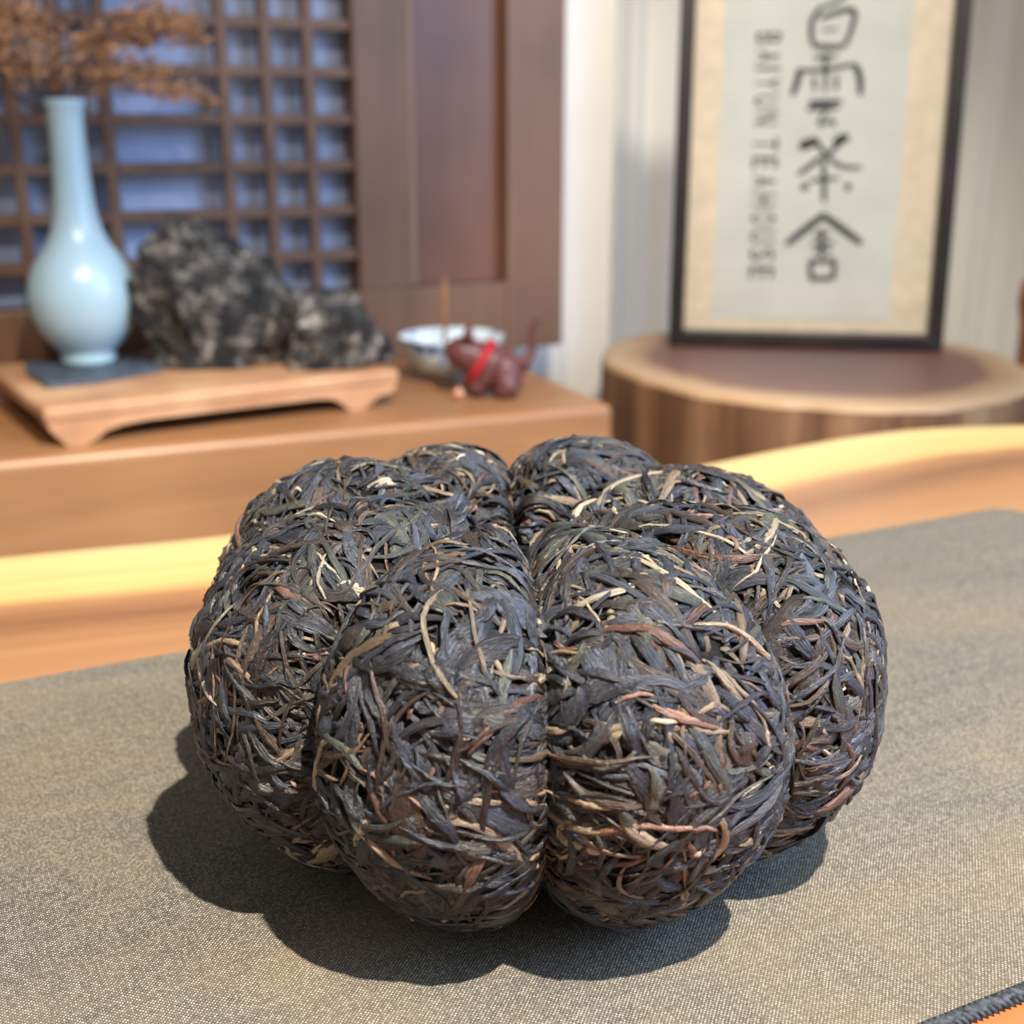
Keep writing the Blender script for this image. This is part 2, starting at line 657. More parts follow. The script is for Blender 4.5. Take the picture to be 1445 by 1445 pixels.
def strands(n, rings, K, len_r, wid_r, thick_r, depth_r, curl_r, twist_r, pal_w=None, spread=0.55, tip=0.5):
    """n leaves laid on the lobed surface: arrays (n,rings,K,3), tones, uv, start lobes"""
    # starts: even over the surface
    m = n * 4
    phi = RNG.uniform(-math.pi, math.pi, m)
    th = RNG.uniform(math.radians(-78), math.radians(178), m)
    q, z = np.cos(th), np.sin(th)
    p = np.stack([(R0 + A0 * q) * np.cos(phi), (R0 + A0 * q) * np.sin(phi), Z0 + B0 * z], -1)
    wgt = np.clip((R0 + A0 * q) / (R0 + A0), 0.02, 1)
    keep = RNG.uniform(0, 1, m) < wgt
    p = p[keep][:n]
    n = len(p)
    p = project(p)
    nr = normals(p)
    phi = np.arctan2(p[:, 1], p[:, 0])
    lob, s = lobe_of(phi)
    ephi = np.stack([-np.sin(phi), np.cos(phi), np.zeros(n)], -1)
    eth = np.cross(nr, ephi)
    eth /= np.linalg.norm(eth, axis=1, keepdims=True) + 1e-9
    ephi = np.cross(eth, nr)
    flow = (1.9 * np.sin(p[:, 0] * 95 + 1.3 * np.sin(p[:, 2] * 80)) + 1.7 * np.sin(p[:, 1] * 105 + 2.0)
            + 1.5 * np.sin(p[:, 2] * 120 + p[:, 0] * 50))
    ang = flow + RNG.normal(0, spread, n)
    side = np.clip((0.07 - p[:, 2]) / 0.04, 0, 1)
    sm = np.clip((np.abs(s) - 0.55) / 0.3, 0, 1)
    mixw = np.clip(0.65 * side + 0.8 * sm, 0, 0.9)
    flat = RNG.normal(0, 0.42, n) + np.where(RNG.uniform(0, 1, n) < 0.5, 0, math.pi)
    use = RNG.uniform(0, 1, n) < mixw
    ang = np.where(use, flat, ang)
    d = ephi * np.cos(ang)[:, None] + eth * np.sin(ang)[:, None]
    L = RNG.uniform(0, 1, n) ** 1.6 * (len_r[1] - len_r[0]) + len_r[0]
    step = L / (rings - 1)
    kap = RNG.normal(0, 1, n) * 0.9 / (rings - 1)          # steady turn
    P = np.zeros((n, rings, 3))
    T = np.zeros((n, rings, 3))
    Nn = np.zeros((n, rings, 3))
    depth = RNG.uniform(0, 1, n) * (depth_r[1] - depth_r[0]) + depth_r[0]
    ph1 = RNG.uniform(0, 6.28, n)
    for i in range(rings):
        t = i / (rings - 1)
        off = depth - 0.0010 * (abs(2 * t - 1) ** 3) + 0.00025 * np.sin(ph1 + t * 9)
        P[:, i] = project(p, off)
        Nn[:, i] = nr
        T[:, i] = d
        p2 = project(p + d * step[:, None])
        mv = p2 - p
        d = mv / (np.linalg.norm(mv, axis=1, keepdims=True) + 1e-9)
        p = p2
        nr = normals(p)
        turn = kap + RNG.normal(0, 0.16, n) * (10 / rings) ** 0.5
        b = np.cross(nr, d)
        d = d * np.cos(turn)[:, None] + b * np.sin(turn)[:, None]
        d -= nr * np.sum(d * nr, 1, keepdims=True)
        d /= np.linalg.norm(d, axis=1, keepdims=True) + 1e-9
    T[:, 1:-1] = P[:, 2:] - P[:, :-2]
    T[:, 0] = P[:, 1] - P[:, 0]
    T[:, -1] = P[:, -1] - P[:, -2]
    T /= np.linalg.norm(T, axis=-1, keepdims=True) + 1e-9
    Bv = np.cross(T, Nn)
    Bv /= np.linalg.norm(Bv, axis=-1, keepdims=True) + 1e-9
    Nv = np.cross(Bv, T)
    W = RNG.uniform(0, 1, n) ** 1.5 * (wid_r[1] - wid_r[0]) + wid_r[0]
    TH = RNG.uniform(thick_r[0], thick_r[1], n)
    curl = RNG.uniform(curl_r[0], curl_r[1], n)
    tw = RNG.normal(0, 1, n) * twist_r
    tt = np.linspace(0, 1, rings)
    prof = np.power(np.sin(math.pi * (0.05 + 0.90 * tt)), tip)[None, :]
    prof = prof * (1 + 0.18 * np.sin(ph1[:, None] * 3 + tt[None, :] * 7))
    an = np.linspace(0, 2 * math.pi, K, endpoint=False)
    jit = RNG.uniform(0.30, 1.5, (n, 1, K)) + RNG.normal(0, 0.28, (n, rings, K))
    cx = np.cos(an)[None, None, :] * (W[:, None] * prof)[:, :, None] * 0.5 * (0.75 + 0.25 * jit)
    cy = np.sin(an)[None, None, :] * (TH[:, None] * np.power(prof, 0.6))[:, :, None] * 0.5 * jit
    cy = cy + (curl[:, None, None] * np.square(np.cos(an))[None, None, :]) * (W[:, None] * prof)[:, :, None] * 0.5
    rot = (tw[:, None] * (tt[None, :] - 0.5) * 2 + RNG.normal(0, 0.18, n)[:, None])[:, :, None]
    x2 = cx * np.cos(rot) - cy * np.sin(rot)
    y2 = cx * np.sin(rot) + cy * np.cos(rot)
    V = P[:, :, None, :] + Bv[:, :, None, :] * x2[..., None] + Nv[:, :, None, :] * y2[..., None]
    V = lean(V)
    V[..., 2] = np.maximum(V[..., 2], 0.0004)
    pw = PW if pal_w is None else pal_w / pal_w.sum()
    ci = RNG.choice(len(PAL), n, p=pw)
    col = PAL[ci] * RNG.uniform(0.55, 1.15, (n, 1))
    tone = np.ones((n, rings, K, 4))
    tone[..., :3] = col[:, None, None, :]
    # paler dried margins on one side of a leaf
    rim = (np.cos(an) > 0.75)[None, None, :] * (RNG.uniform(0, 1, n) < 0.28)[:, None, None]
    tone[..., :3] = tone[..., :3] * (1 + 0.9 * rim[..., None])
    uv = np.zeros((n, rings, K, 3))
    uv[..., 0] = (L[:, None] * tt[None, :])[:, :, None] + RNG.uniform(0, 5, (n, 1, 1))
    uv[..., 1] = (np.sin(an * 0.5)[None, None, :] * W[:, None, None]) + RNG.uniform(0, 5, (n, 1, 1))
    mid = P[:, rings // 2]
    lob, _ = lobe_of(np.arctan2(mid[:, 1], mid[:, 0]))
    return dict(V=V, tone=tone, uv=uv, lobe=lob, mid=mid, nrm=Nn[:, rings // 2], size=L * W, depth=depth, rings=rings, K=K)


def quads(n, rings, K):
    r, k = np.meshgrid(np.arange(rings - 1), np.arange(K), indexing='ij')
    k2 = (k + 1) % K
    q = np.stack([r * K + k, r * K + k2, (r + 1) * K + k2, (r + 1) * K + k], -1).reshape(-1, 4)
    caps = []
    for base in (0, (rings - 1) * K):
        for j in range(1, K - 2, 2):
            caps.append((base, base + j, base + j + 1, base + j + 2))
    q = np.concatenate([q, np.array(caps)])
    return (q[None] + (np.arange(n) * rings * K)[:, None, None]).reshape(-1, 4)


def tea_melon():
    root = empty('tea_melon', (0, 0, MZ))
    tag(root, 'large pumpkin-shaped lump of dark pressed tea leaves with eight lobes on the mat', 'pressed tea')
    core_t = NT('pressed_tea_core').set(0.6, 0.3)
    v = core_t.noise(core_t.coords(), 420, 6, 0.7, 1.0)
    core_t.base(core_t.ramp(v, [(0.3, (14, 12, 11)), (0.55, (28, 24, 22)), (0.8, (52, 44, 38))]))  # core coloured extra dark to deepen the shade in gaps between leaves
    core_t.bump(v, 1.0, 0.002)
    # the eight lobes, each a closed wedge of the lobed body
    lobes = []
    nph, nth = 30, 60
    for k in range(NL):
        ph = SEAM + SEAMS[k] + np.linspace(0.0, 1.0, nph) * (SEAMS[k + 1] - SEAMS[k])
        ph[0] += 0.002
        ph[-1] -= 0.002
        th = np.linspace(math.radians(-90), math.radians(182), nth)
        PH, TH = np.meshgrid(ph, th, indexing='ij')
        p = np.stack([(R0 + A0 * np.cos(TH)) * np.cos(PH), (R0 + A0 * np.cos(TH)) * np.sin(PH), Z0 + B0 * np.sin(TH)], -1)
        p = project(p, -0.0016)
        axis = np.stack([0.001 * np.cos(PH[:, :1]), 0.001 * np.sin(PH[:, :1]), np.full((nph, 1), 0.0015)], -1)
        axis_top = np.stack([0.001 * np.cos(PH[:, :1]), 0.001 * np.sin(PH[:, :1]), p[:, -1:, 2]], -1)
        ring = np.concatenate([axis, p, axis_top], 1)
        m = ring.shape[1]
        vs = lean(ring.reshape(-1, 3))
        fs = []
        for i in range(nph - 1):
            for j in range(m):
                j2 = (j + 1) % m
                fs.append((i * m + j, i * m + j2, (i + 1) * m + j2, (i + 1) * m + j))
        fs.append(tuple(range(m)))
        fs.append(tuple(range((nph - 1) * m, nph * m)))
        lobes.append(mesh_obj('lobe', vs, fs, core_t.m, root, True))
    # leaves: fine fragments, rolled strands, broad folded leaves, pale stalks
    wf = PW.copy()
    wf[10:14] *= 1.6
    wb = PW.copy()
    wb[10:] *= 0.12
    ws = np.zeros(len(PW))
    ws[10:] = (3, 3, 1.0, 0.4, 2.5, 2)
    wt = PW.copy()
    wt[5:8] *= 2
    wt[10:] *= 3.0
    sets = [
        strands(4300, 7, 6, (0.003, 0.009), (0.0008, 0.0021), (0.0004, 0.0008), (-0.0012, -0.0001), (-0.2, 0.2), 0.6, wf, spread=1.2),
        strands(4500, 14, 8, (0.011, 0.038), (0.0012, 0.0033), (0.0006, 0.0012), (-0.0010, 0.0006), (-0.40, 0.15), 0.55, None, spread=0.40),
        strands(1700, 16, 12, (0.012, 0.030), (0.0030, 0.0070), (0.0006, 0.0013), (-0.0009, 0.0003), (-0.40, 0.05), 0.28, wb, spread=0.5, tip=0.6),
        strands(330, 8, 7, (0.004, 0.013), (0.0008, 0.0015), (0.0007, 0.0012), (-0.0004, 0.0004), (-0.1, 0.1), 0.2, ws, spread=1.2, tip=0.15),
        strands(700, 16, 6, (0.014, 0.036), (0.0007, 0.0013), (0.0006, 0.0010), (-0.0004, 0.0005), (-0.1, 0.1), 0.8, wt, spread=0.8, tip=0.35),
    ]
    cpos = np.array(cam.matrix_world.translation) - np.array([0, 0, MZ])
    # the 300 that show largest become parts of their own
    cand = []
    for si, S in enumerate(sets):
        vd = cpos - S['mid']
        dist = np.linalg.norm(vd, axis=1)
        face = np.sum(vd / dist[:, None] * S['nrm'], 1)
        score = S['size'] * np.clip(face - 0.1, 0, 1) / dist**2 * (S['depth'] > -0.0002) * (1.4 if si == 3 else 1)
        for i in np.argsort(-score)[:300]:
            cand.append((score[i], si, i))
    cand.sort(reverse=True)
    picked = {}
    for sc, si, i in cand[:300]:
        picked.setdefault(si, set()).add(int(i))
    for si, S in enumerate(sets):
        q1 = quads(1, S['rings'], S['K'])
        for i in sorted(picked.get(si, ())):
            me = np_mesh('tea_leaf', S['V'][i].reshape(-1, 3), q1, LEAF, S['tone'][i].reshape(-1, 4), S['uv'][i].reshape(-1, 3))
            o = bpy.data.objects.new('tea_stalk' if si == 3 else 'tea_leaf', me)
            COL.objects.link(o)
            o.parent = lobes[S['lobe'][i]]
    for k in range(NL):
        Vs, Qs, Cs, Us, base = [], [], [], [], 0
        for si, S in enumerate(sets):
            idx = np.array([i for i in np.nonzero(S['lobe'] == k)[0] if int(i) not in picked.get(si, ())])
            if not len(idx):
                continue
            v = S['V'][idx].reshape(-1, 3)
            Vs.append(v)
            Qs.append(quads(len(idx), S['rings'], S['K']) + base)
            Cs.append(S['tone'][idx].reshape(-1, 4))
            Us.append(S['uv'][idx].reshape(-1, 3))
            base += len(v)
        me = np_mesh('pressed_leaves', np.concatenate(Vs), np.concatenate(Qs), LEAF, np.concatenate(Cs), np.concatenate(Us))
        o = bpy.data.objects.new('pressed_leaves', me)
        COL.objects.link(o)
        o.parent = lobes[k]
        o['kind'] = 'stuff'


tea_melon()

# ------------------------------------------------------------------ cabinet at the back
CAB = wood('honey_brown_cabinet_wood', (122, 82, 52), (150, 106, 70), (172, 128, 88), (3, 26, 26), 0.4, 0.45, 0.08, 4, 0.4)


def cabinet():
    rz = math.radians(-3.5)
    root = empty('cabinet', (0.428, 0.669, FLOOR), rz)
    H = -0.05 - FLOOR
    box('body', (-1.15, 0.0, 0.05), (0.0, 0.30, H), CAB, root, 0.007, 4)
    box('plinth', (-1.12, 0.02, 0.0), (-0.03, 0.28, 0.0502), CAB, root)
    for x in (-0.77, -0.385):
        p = box('door_panel', (x - 0.17, -0.006, 0.12), (x + 0.17, 0.002, H - 0.26), CAB, root, 0.002)
    tag(root, 'honey-brown wooden cabinet with rounded edge holding the vase and rocks', 'cabinet')


cabinet()
CT = -0.05          # cabinet top


def stand():
    mat = wood('pale_walnut_stand', (138, 94, 66), (176, 130, 94), (200, 160, 124), (4, 22, 22), 0.5, 0.35, 0.1, 14, 0.55)
    rz = math.radians(6.0)
    root = empty('display_stand', (-0.046, 0.722, CT), rz)
    Lx, D, T = 0.305, 0.215, 0.032
    box('top_board', (0, 0, 0.0205), (Lx, D, T), mat, root, 0.003)
    # aprons with scrolled legs
    prof = [(0.002, 0.0207), (0.004, 0.014), (0.010, 0.007), (0.014, 0.002), (0.018, 0.0), (0.030, 0.0), (0.038, 0.003), (0.046, 0.009),
            (0.060, 0.0125), (0.080, 0.014), (0.225, 0.014), (0.240, 0.0125), (0.248, 0.008), (0.253, 0.003), (0.258, 0.0),
            (0.270, 0.0), (0.276, 0.003), (0.284, 0.009), (0.296, 0.012), (0.302, 0.016), (0.303, 0.0207)]
    for y in (0.0015, D - 0.0265):
        prism('scrolled_apron', prof, y, y + 0.025, mat, root, 'y', 0.0)
    tag(root, 'low pale wooden stand with scrolled apron under the vase and rocks', 'stand')


stand()
ST = CT + 0.032     # stand top


def slate():
    t = NT('blue_black_slate').set(0.5, 0.5)
    v = t.noise(t.coords(), 60, 6, 0.65)
    t.base(t.ramp(v, [(0.3, (44, 52, 62)), (0.7, (80, 90, 102))]))
    t.bump(v, 0.4, 0.001)
    pts = [(-0.037, 0.915), (-0.041, 0.865), (-0.033, 0.800), (0.012, 0.806), (0.068, 0.836), (0.070, 0.885), (0.066, 0.928), (0.02, 0.925)]
    o = prism('slate_slab', [(x - 0.014, y - 0.87) for x, y in pts], 0, 0.004, t.m, None, 'z', 0.0008)
    o.location = (0.014, 0.87, ST + 0.0002)
    tag(o, 'flat blue-black slate slab under the pale vase', 'slate')


slate()


def vase():
    t = NT('pale_celadon_glaze').set(0.28, 0.5)
    v = t.noise(t.coords((1, 1, 0.5)), 18, 3)
    t.base(t.ramp(v, [(0.35, (154, 180, 192)), (0.65, (166, 190, 200))]))
    prof = [(0.0, 0.0), (0.021, 0.0), (0.0235, 0.002), (0.0240, 0.005), (0.0225, 0.009), (0.0255, 0.013), (0.0320, 0.020), (0.0390, 0.030),
            (0.0440, 0.042), (0.0463, 0.055), (0.0462, 0.064), (0.0440, 0.075), (0.0395, 0.086), (0.0330, 0.096), (0.0270, 0.104),
            (0.0222, 0.114), (0.0190, 0.126), (0.0170, 0.142), (0.0156, 0.160), (0.0148, 0.180), (0.0146, 0.200), (0.0149, 0.211),
            (0.0162, 0.218), (0.0172, 0.2215), (0.0170, 0.2235), (0.0155, 0.2235), (0.0138, 0.219), (0.0128, 0.210), (0.0125, 0.15), (0.013, 0.13), (0.0, 0.128)]
    o = lathe('vase', prof, t.m, None, 72, cap=False)
    o.location = (0.0145, 0.888, ST + 0.0043)
    tag(o, 'pale celadon porcelain bottle vase with long neck on slate slab', 'vase')


vase()


def branch(label, pts, sub, seed, rad=0.0016):
    rs = random.Random(seed)
    base = Vector(pts[0])
    root = empty('dried_branch', tuple(base))
    tw = plain('dark_twig', (70, 52, 42), 0.8, 0.2, 0.15, 200)
    lf = plain('rust_dried_leaf', (178, 134, 96), 0.8, 0.2, 0.25, 90)
    P = [Vector(p) - base for p in pts]
    # smooth
    Q = []
    for i in range(len(P) - 1):
        for k in range(4):
            f = k / 4
            a = P[max(i - 1, 0)]
            b, c = P[i], P[i + 1]
            d = P[min(i + 2, len(P) - 1)]
            Q.append(0.5 * ((2 * b) + (c - a) * f + (2 * a - 5 * b + 4 * c - d) * f * f + (3 * b - a - 3 * c + d) * f**3))
    Q.append(P[-1])
    n = len(Q)
    v, f = tube_mesh(Q, [rad * (1 - 0.75 * i / n) for i in range(n)], 6)
    mesh_obj('twig', v, f, tw, root, True)
    lv, lfc = [], []

    def leaf(p, d, L, W):
        a = Vector((rs.gauss(0, 1), rs.gauss(0, 1), rs.gauss(0, 1)))
        s = d.cross(a)
        if s.length < 1e-4:
            return
        s.normalize()
        nn = d.cross(s).normalized()
        b0 = len(lv)
        lv.extend([p, p + d * L * 0.5 + s * W + nn * W * 0.4, p + d * L - nn * W, p + d * L * 0.5 - s * W + nn * W * 0.4])
        lfc.extend([(b0, b0 + 1, b0 + 2), (b0, b0 + 2, b0 + 3)])
    for (t0, dx, dy, dz, L, droop) in sub:
        s0 = Q[int(t0 * (n - 1))]
        d = Vector((dx, dy, dz)).normalized()
        line = []
        for k in range(9):
            f = k / 8
            line.append(s0 + d * L * f + Vector((0, 0, -droop * f * f)))
        v, fc = tube_mesh(line, [0.0009 * (1 - 0.7 * k / 9) for k in range(9)], 5)
        mesh_obj('side_twig', v, fc, tw, root, True)
        for k in range(1, 9):
            for _ in range(34):
                f = rs.uniform(k - 1, k) / 8
                i0 = min(7, int(f * 8))
                p = line[i0].lerp(line[i0 + 1], f * 8 - i0)
                g = Vector((rs.gauss(0, 1), rs.gauss(0, 1), rs.gauss(0, 0.7)))
                dd = (g * 0.8 + d * 0.9 + Vector((0, 0, 0.15))).normalized()
                sp = 0.011 * (1 - 0.6 * f)
                p = p + Vector((rs.gauss(0, sp), rs.gauss(0, sp), rs.gauss(0, sp * 0.7)))
                leaf(p, dd, rs.uniform(0.006, 0.012), rs.uniform(0.0010, 0.0020))
    if lv:
        o = mesh_obj('dried_leaves', lv, lfc, lf, root)
        o['kind'] = 'stuff'
    tag(root, label, 'branch', 'dried branches in the vase')


VX, VY, VZ = 0.0145, 0.888, ST + 0.150
branch('rust-leaved dried branch drooping right out of the pale vase',
       [(VX + 0.004, VY, VZ), (VX + 0.006, VY, VZ + 0.07), (VX + 0.020, VY - 0.005, VZ + 0.11), (VX + 0.048, VY - 0.01, VZ + 0.14), (VX + 0.085, VY - 0.015, VZ + 0.16)],
       [(0.40, 0.9, 0.0, 0.10, 0.085, 0.022), (0.55, 0.9, 0.1, 0.05, 0.105, 0.045), (0.7, 0.9, -0.2, 0.15, 0.075, 0.02), (0.85, 0.7, 0.3, 0.1, 0.06, 0.015)], 3)
branch('rust-leaved dried branch rising straight up from the pale vase',
       [(VX, VY + 0.004, VZ), (VX - 0.002, VY + 0.004, VZ + 0.07), (VX + 0.002, VY + 0.01, VZ + 0.13), (VX + 0.008, VY + 0.012, VZ + 0.20), (VX + 0.004, VY + 0.01, VZ + 0.26)],
       [(0.45, 0.9, -0.1, 0.35, 0.080, 0.02), (0.55, -0.8, 0.1, 0.4, 0.075, 0.02), (0.75, 0.7, 0.1, 0.6, 0.09, 0.02), (0.85, -0.5, 0.0, 0.8, 0.06, 0.01)], 4)
branch('rust-leaved dried branch arching left above the pale vase',
       [(VX - 0.004, VY - 0.002, VZ), (VX - 0.007, VY - 0.004, VZ + 0.066), (VX - 0.022, VY - 0.012, VZ + 0.10), (VX - 0.05, VY - 0.02, VZ + 0.125), (VX - 0.085, VY - 0.03, VZ + 0.14)],
       [(0.45, -0.8, 0.0, 0.35, 0.075, 0.015), (0.6, -0.7, -0.1, 0.5, 0.080, 0.015), (0.75, -0.8, -0.1, 0.05, 0.07, 0.02), (0.55, -0.2, 0.0, 0.9, 0.09, 0.01), (0.9, -0.8, 0, 0.5, 0.06, 0.01)], 5)
branch('bare dark twig leaning left over the rim of the pale vase',
       [(VX - 0.003, VY + 0.003, VZ), (VX - 0.009, VY, VZ + 0.060), (VX - 0.028, VY - 0.008, VZ + 0.072), (VX - 0.055, VY - 0.015, VZ + 0.088), (VX - 0.09, VY - 0.02, VZ + 0.088)],
       [], 6, 0.0026)


def rock(name, label, loc, prof, seed, cream):
    """prof: half-outline as (angle-free) ellipsoid radii with a warped top"""
    t = NT(name + '_stone').set(0.85, 0.25)
    v1 = t.noise(t.coords(), 58, 8, 0.68, 0.6)
    v2 = t.noise(t.coords((1, 1, 1.4)), 16, 5, 0.6, 0.5)
    c = t.ramp(v1, [(0.40, (30, 30, 31)), (0.52, (62, 60, 58)), (0.60, (122, 114, 107)), (0.70, (200, 190, 180))])
    c = t.mix(t.ramp(v2, [(0.60, (0, 0, 0)), (0.70, (190, 190, 190))]), c, rgba(cream))
    t.base(c)
    t.bump(v1, 1.0, 0.006)
    bm = bmesh.new()
    bmesh.ops.create_icosphere(bm, subdivisions=5, radius=1)
    from mathutils import noise as mn
    off = Vector((seed * 3.1, seed * 1.7, seed))
    (ax, ay, az), warp = prof
    for v in bm.verts:
        d = v.co.normalized()
        n1 = mn.noise(d * 1.3 + off) * 0.34
        n2 = mn.noise(d * 3.2 + off) * 0.20
        n3 = mn.ridged_multi_fractal(d * 4.0 + off, 0.9, 2.1, 5, 0.9, 2.0) * 0.055
        # facets
        q = d * (1.0 + n1 + n2 * 0.9 + n3 - 0.06)
        z = q.z * az
        x = q.x * ax + warp * max(z, 0)
        v.co = Vector((x, q.y * ay, z))
    zmin = -az * 0.45
    for v in bm.verts:
        v.co.z = max(v.co.z, zmin) - zmin
    o = bm_obj(name, bm, t.m, None, True)
    o.location = loc
    tag(o, label, 'rock')


rock('ornamental_rock', 'large craggy black and cream ornamental rock on stand beside the vase', (0.131, 0.850, ST), ((0.066, 0.036, 0.080), -0.20), 2, (196, 186, 164))
rock('ornamental_rock', 'small grey speckled ornamental rock at the right end of the stand', (0.216, 0.792, ST), ((0.046, 0.024, 0.046), -0.25), 9, (160, 152, 146))


def bowl():
    t = NT('blue_white_porcelain').set(0.2, 0.5)
    v = t.noise(t.coords((1, 1, 1.6)), 42, 2, 0.5, 1.2)
    t.base(t.ramp(v, [(0.56, (218, 230, 236)), (0.61, (130, 164, 204)), (0.68, (48, 78, 156))]))
    prof = [(0.0, 0.0), (0.0185, 0.0), (0.0190, 0.005), (0.0245, 0.006), (0.0345, 0.011), (0.0420, 0.0195), (0.0470, 0.0300), (0.0505, 0.0412), (0.0515, 0.0425),
            (0.0505, 0.0428), (0.0455, 0.0310), (0.0402, 0.0215), (0.031, 0.013), (0.0, 0.010)]
    o = lathe('bowl', prof, t.m, None, 64, cap=False)
    o.location = (0.348, 0.845, CT + 0.0002)
    tag(o, 'small blue and white porcelain bowl behind the red clay figurine', 'bowl')
    ash = plain('pale_ash', (170, 158, 142), 0.95, 0.1, 0.1, 300)
    a = lathe('ash_bed', [(0.0, 0.0265), (0.020, 0.026), (0.0412, 0.0245), (0.0406, 0.0240), (0.0, 0.0240)], ash, o, 40, cap=False)
    m = plain('incense_brown', (150, 108, 76), 0.8, 0.2, 0.1, 300)
    v, f = tube_mesh([(0, 0, 0), (0.0002, 0, 0.03), (0.0008, 0, 0.068)], [0.0026, 0.0026, 0.0024], 8)
    s = mesh_obj('incense_stick', v, f, m, None, True)
    s.location = (0.3445, 0.853, CT + 0.0285)
    tag(s, 'short brown incense stick standing upright in the blue white bowl', 'incense')


bowl()


def clay_pet():
    t = NT('red_clay').set(0.42, 0.45)
    v = t.noise(t.coords(), 120, 4)
    t.base(t.ramp(v, [(0.3, (84, 46, 44)), (0.7, (106, 60, 57))]))
    clay = t.m
    root = empty('clay_figurine', (0.345, 0.757, CT), math.radians(-26))
    root.scale = (1.3, 1.3, 1.22)
    # body: one skinned figure (haunches, chest, neck, head, legs, tail), facing -X
    bm = bmesh.new()
    J = [((0.012, 0, 0.020), 0.0185), ((0.002, 0, 0.024), 0.0175), ((-0.009, 0, 0.030), 0.0130), ((-0.017, 0, 0.034), 0.0150), ((-0.024, 0, 0.033), 0.0120), ((-0.030, 0, 0.031), 0.0070),
         ((0.026, 0.0, 0.024), 0.0055), ((0.032, 0.0, 0.036), 0.0030), ((0.031, 0.0, 0.050), 0.0026), ((0.036, 0.0, 0.060), 0.0022),
         ((-0.006, 0.010, 0.010), 0.0065), ((-0.009, 0.011, 0.003), 0.0055), ((-0.006, -0.010, 0.010), 0.0065), ((-0.009, -0.011, 0.003), 0.0055),
         ((0.014, 0.014, 0.008), 0.0085), ((0.006, 0.016, 0.003), 0.0050), ((0.014, -0.014, 0.008), 0.0085), ((0.006, -0.016, 0.003), 0.0050)]
    E_ = [(0, 1), (1, 2), (2, 3), (3, 4), (4, 5), (0, 6), (6, 7), (7, 8), (8, 9), (1, 10), (10, 11), (1, 12), (12, 13), (0, 14), (14, 15), (0, 16), (16, 17)]
    me = bpy.data.meshes.new('body')
    me.from_pydata([j[0] for j in J], E_, [])
    o = bpy.data.objects.new('body', me)
    COL.objects.link(o)
    sk = o.modifiers.new('skin', 'SKIN')
    for i, j in enumerate(J):
        me.skin_vertices[0].data[i].radius = (j[1], j[1])
    me.skin_vertices[0].data[0].use_root = True
    sk.use_smooth_shade = True
    ss = o.modifiers.new('sub', 'SUBSURF')
    ss.levels = ss.render_levels = 2
    dg = bpy.context.evaluated_depsgraph_get()
    m2 = bpy.data.meshes.new_from_object(o.evaluated_get(dg))
    bpy.data.objects.remove(o)
    zmin = min(v.co.z for v in m2.vertices)
    for v in m2.vertices:
        v.co.z -= zmin
    m2.name = 'body'
    m2.materials.clear()
    m2.materials.append(clay)
    b = bpy.data.objects.new('body', m2)
    COL.objects.link(b)
    b.parent = root
    dz = -zmin
    for s in (-1, 1):
        v, f = tube_mesh([(-0.014, 0.008 * s, 0.043 + dz), (-0.013, 0.011 * s, 0.049 + dz), (-0.011, 0.012 * s, 0.053 + dz)], [0.0045, 0.0032, 0.0006], 8)
        mesh_obj('ear', v, f, clay, root, True)
    red = plain('red_ribbon', (168, 30, 40), 0.6, 0.3, 0.1, 200)
    # ribbon round the neck, slanting down to the chest
    vs, fs = [], []
    n = 28
    c = Vector((-0.0055, 0, 0.0265 + dz))
    ax = Vector((-0.86, 0, 0.50)).normalized()
    u = Vector((0, 1, 0))
    v_ = ax.cross(u)
    for k in range(n):
        a = 2 * math.pi * k / n
        rad = 0.0172
        for (dr, dl) in ((-0.0016, -0.0028), (0.0010, -0.0026), (0.0010, 0.0026), (-0.0016, 0.0028)):
            vs.append(c + (u * math.cos(a) * 0.98 + v_ * math.sin(a) * 1.05) * (rad + dr) + ax * dl)
    for k in range(n):
        k2 = (k + 1) % n
        for e in range(4):
            e2 = (e + 1) % 4
            fs.append((k * 4 + e, k * 4 + e2, k2 * 4 + e2, k2 * 4 + e))
    mesh_obj('ribbon', vs, fs, red, root, True)
    tag(root, 'small reddish clay animal figurine with red ribbon and raised tail on cabinet', 'figurine')
    bell = plain('pink_brass', (196, 140, 110), 0.35, 0.5, 0.08, 200)
    prof = [(0.0, 0.0), (0.0025, 0.0006), (0.0045, 0.0025), (0.0052, 0.0050), (0.0045, 0.0076), (0.0028, 0.0092), (0.0012, 0.0098), (0.0014, 0.0112), (0.0, 0.0118)]
    bo = lathe('bell', prof, bell, None, 24, cap=False)
    bo.location = (0.3135, 0.752, CT + 0.0002)
    tag(bo, 'tiny pinkish round bell lying in front of the clay figurine', 'bell')


clay_pet()


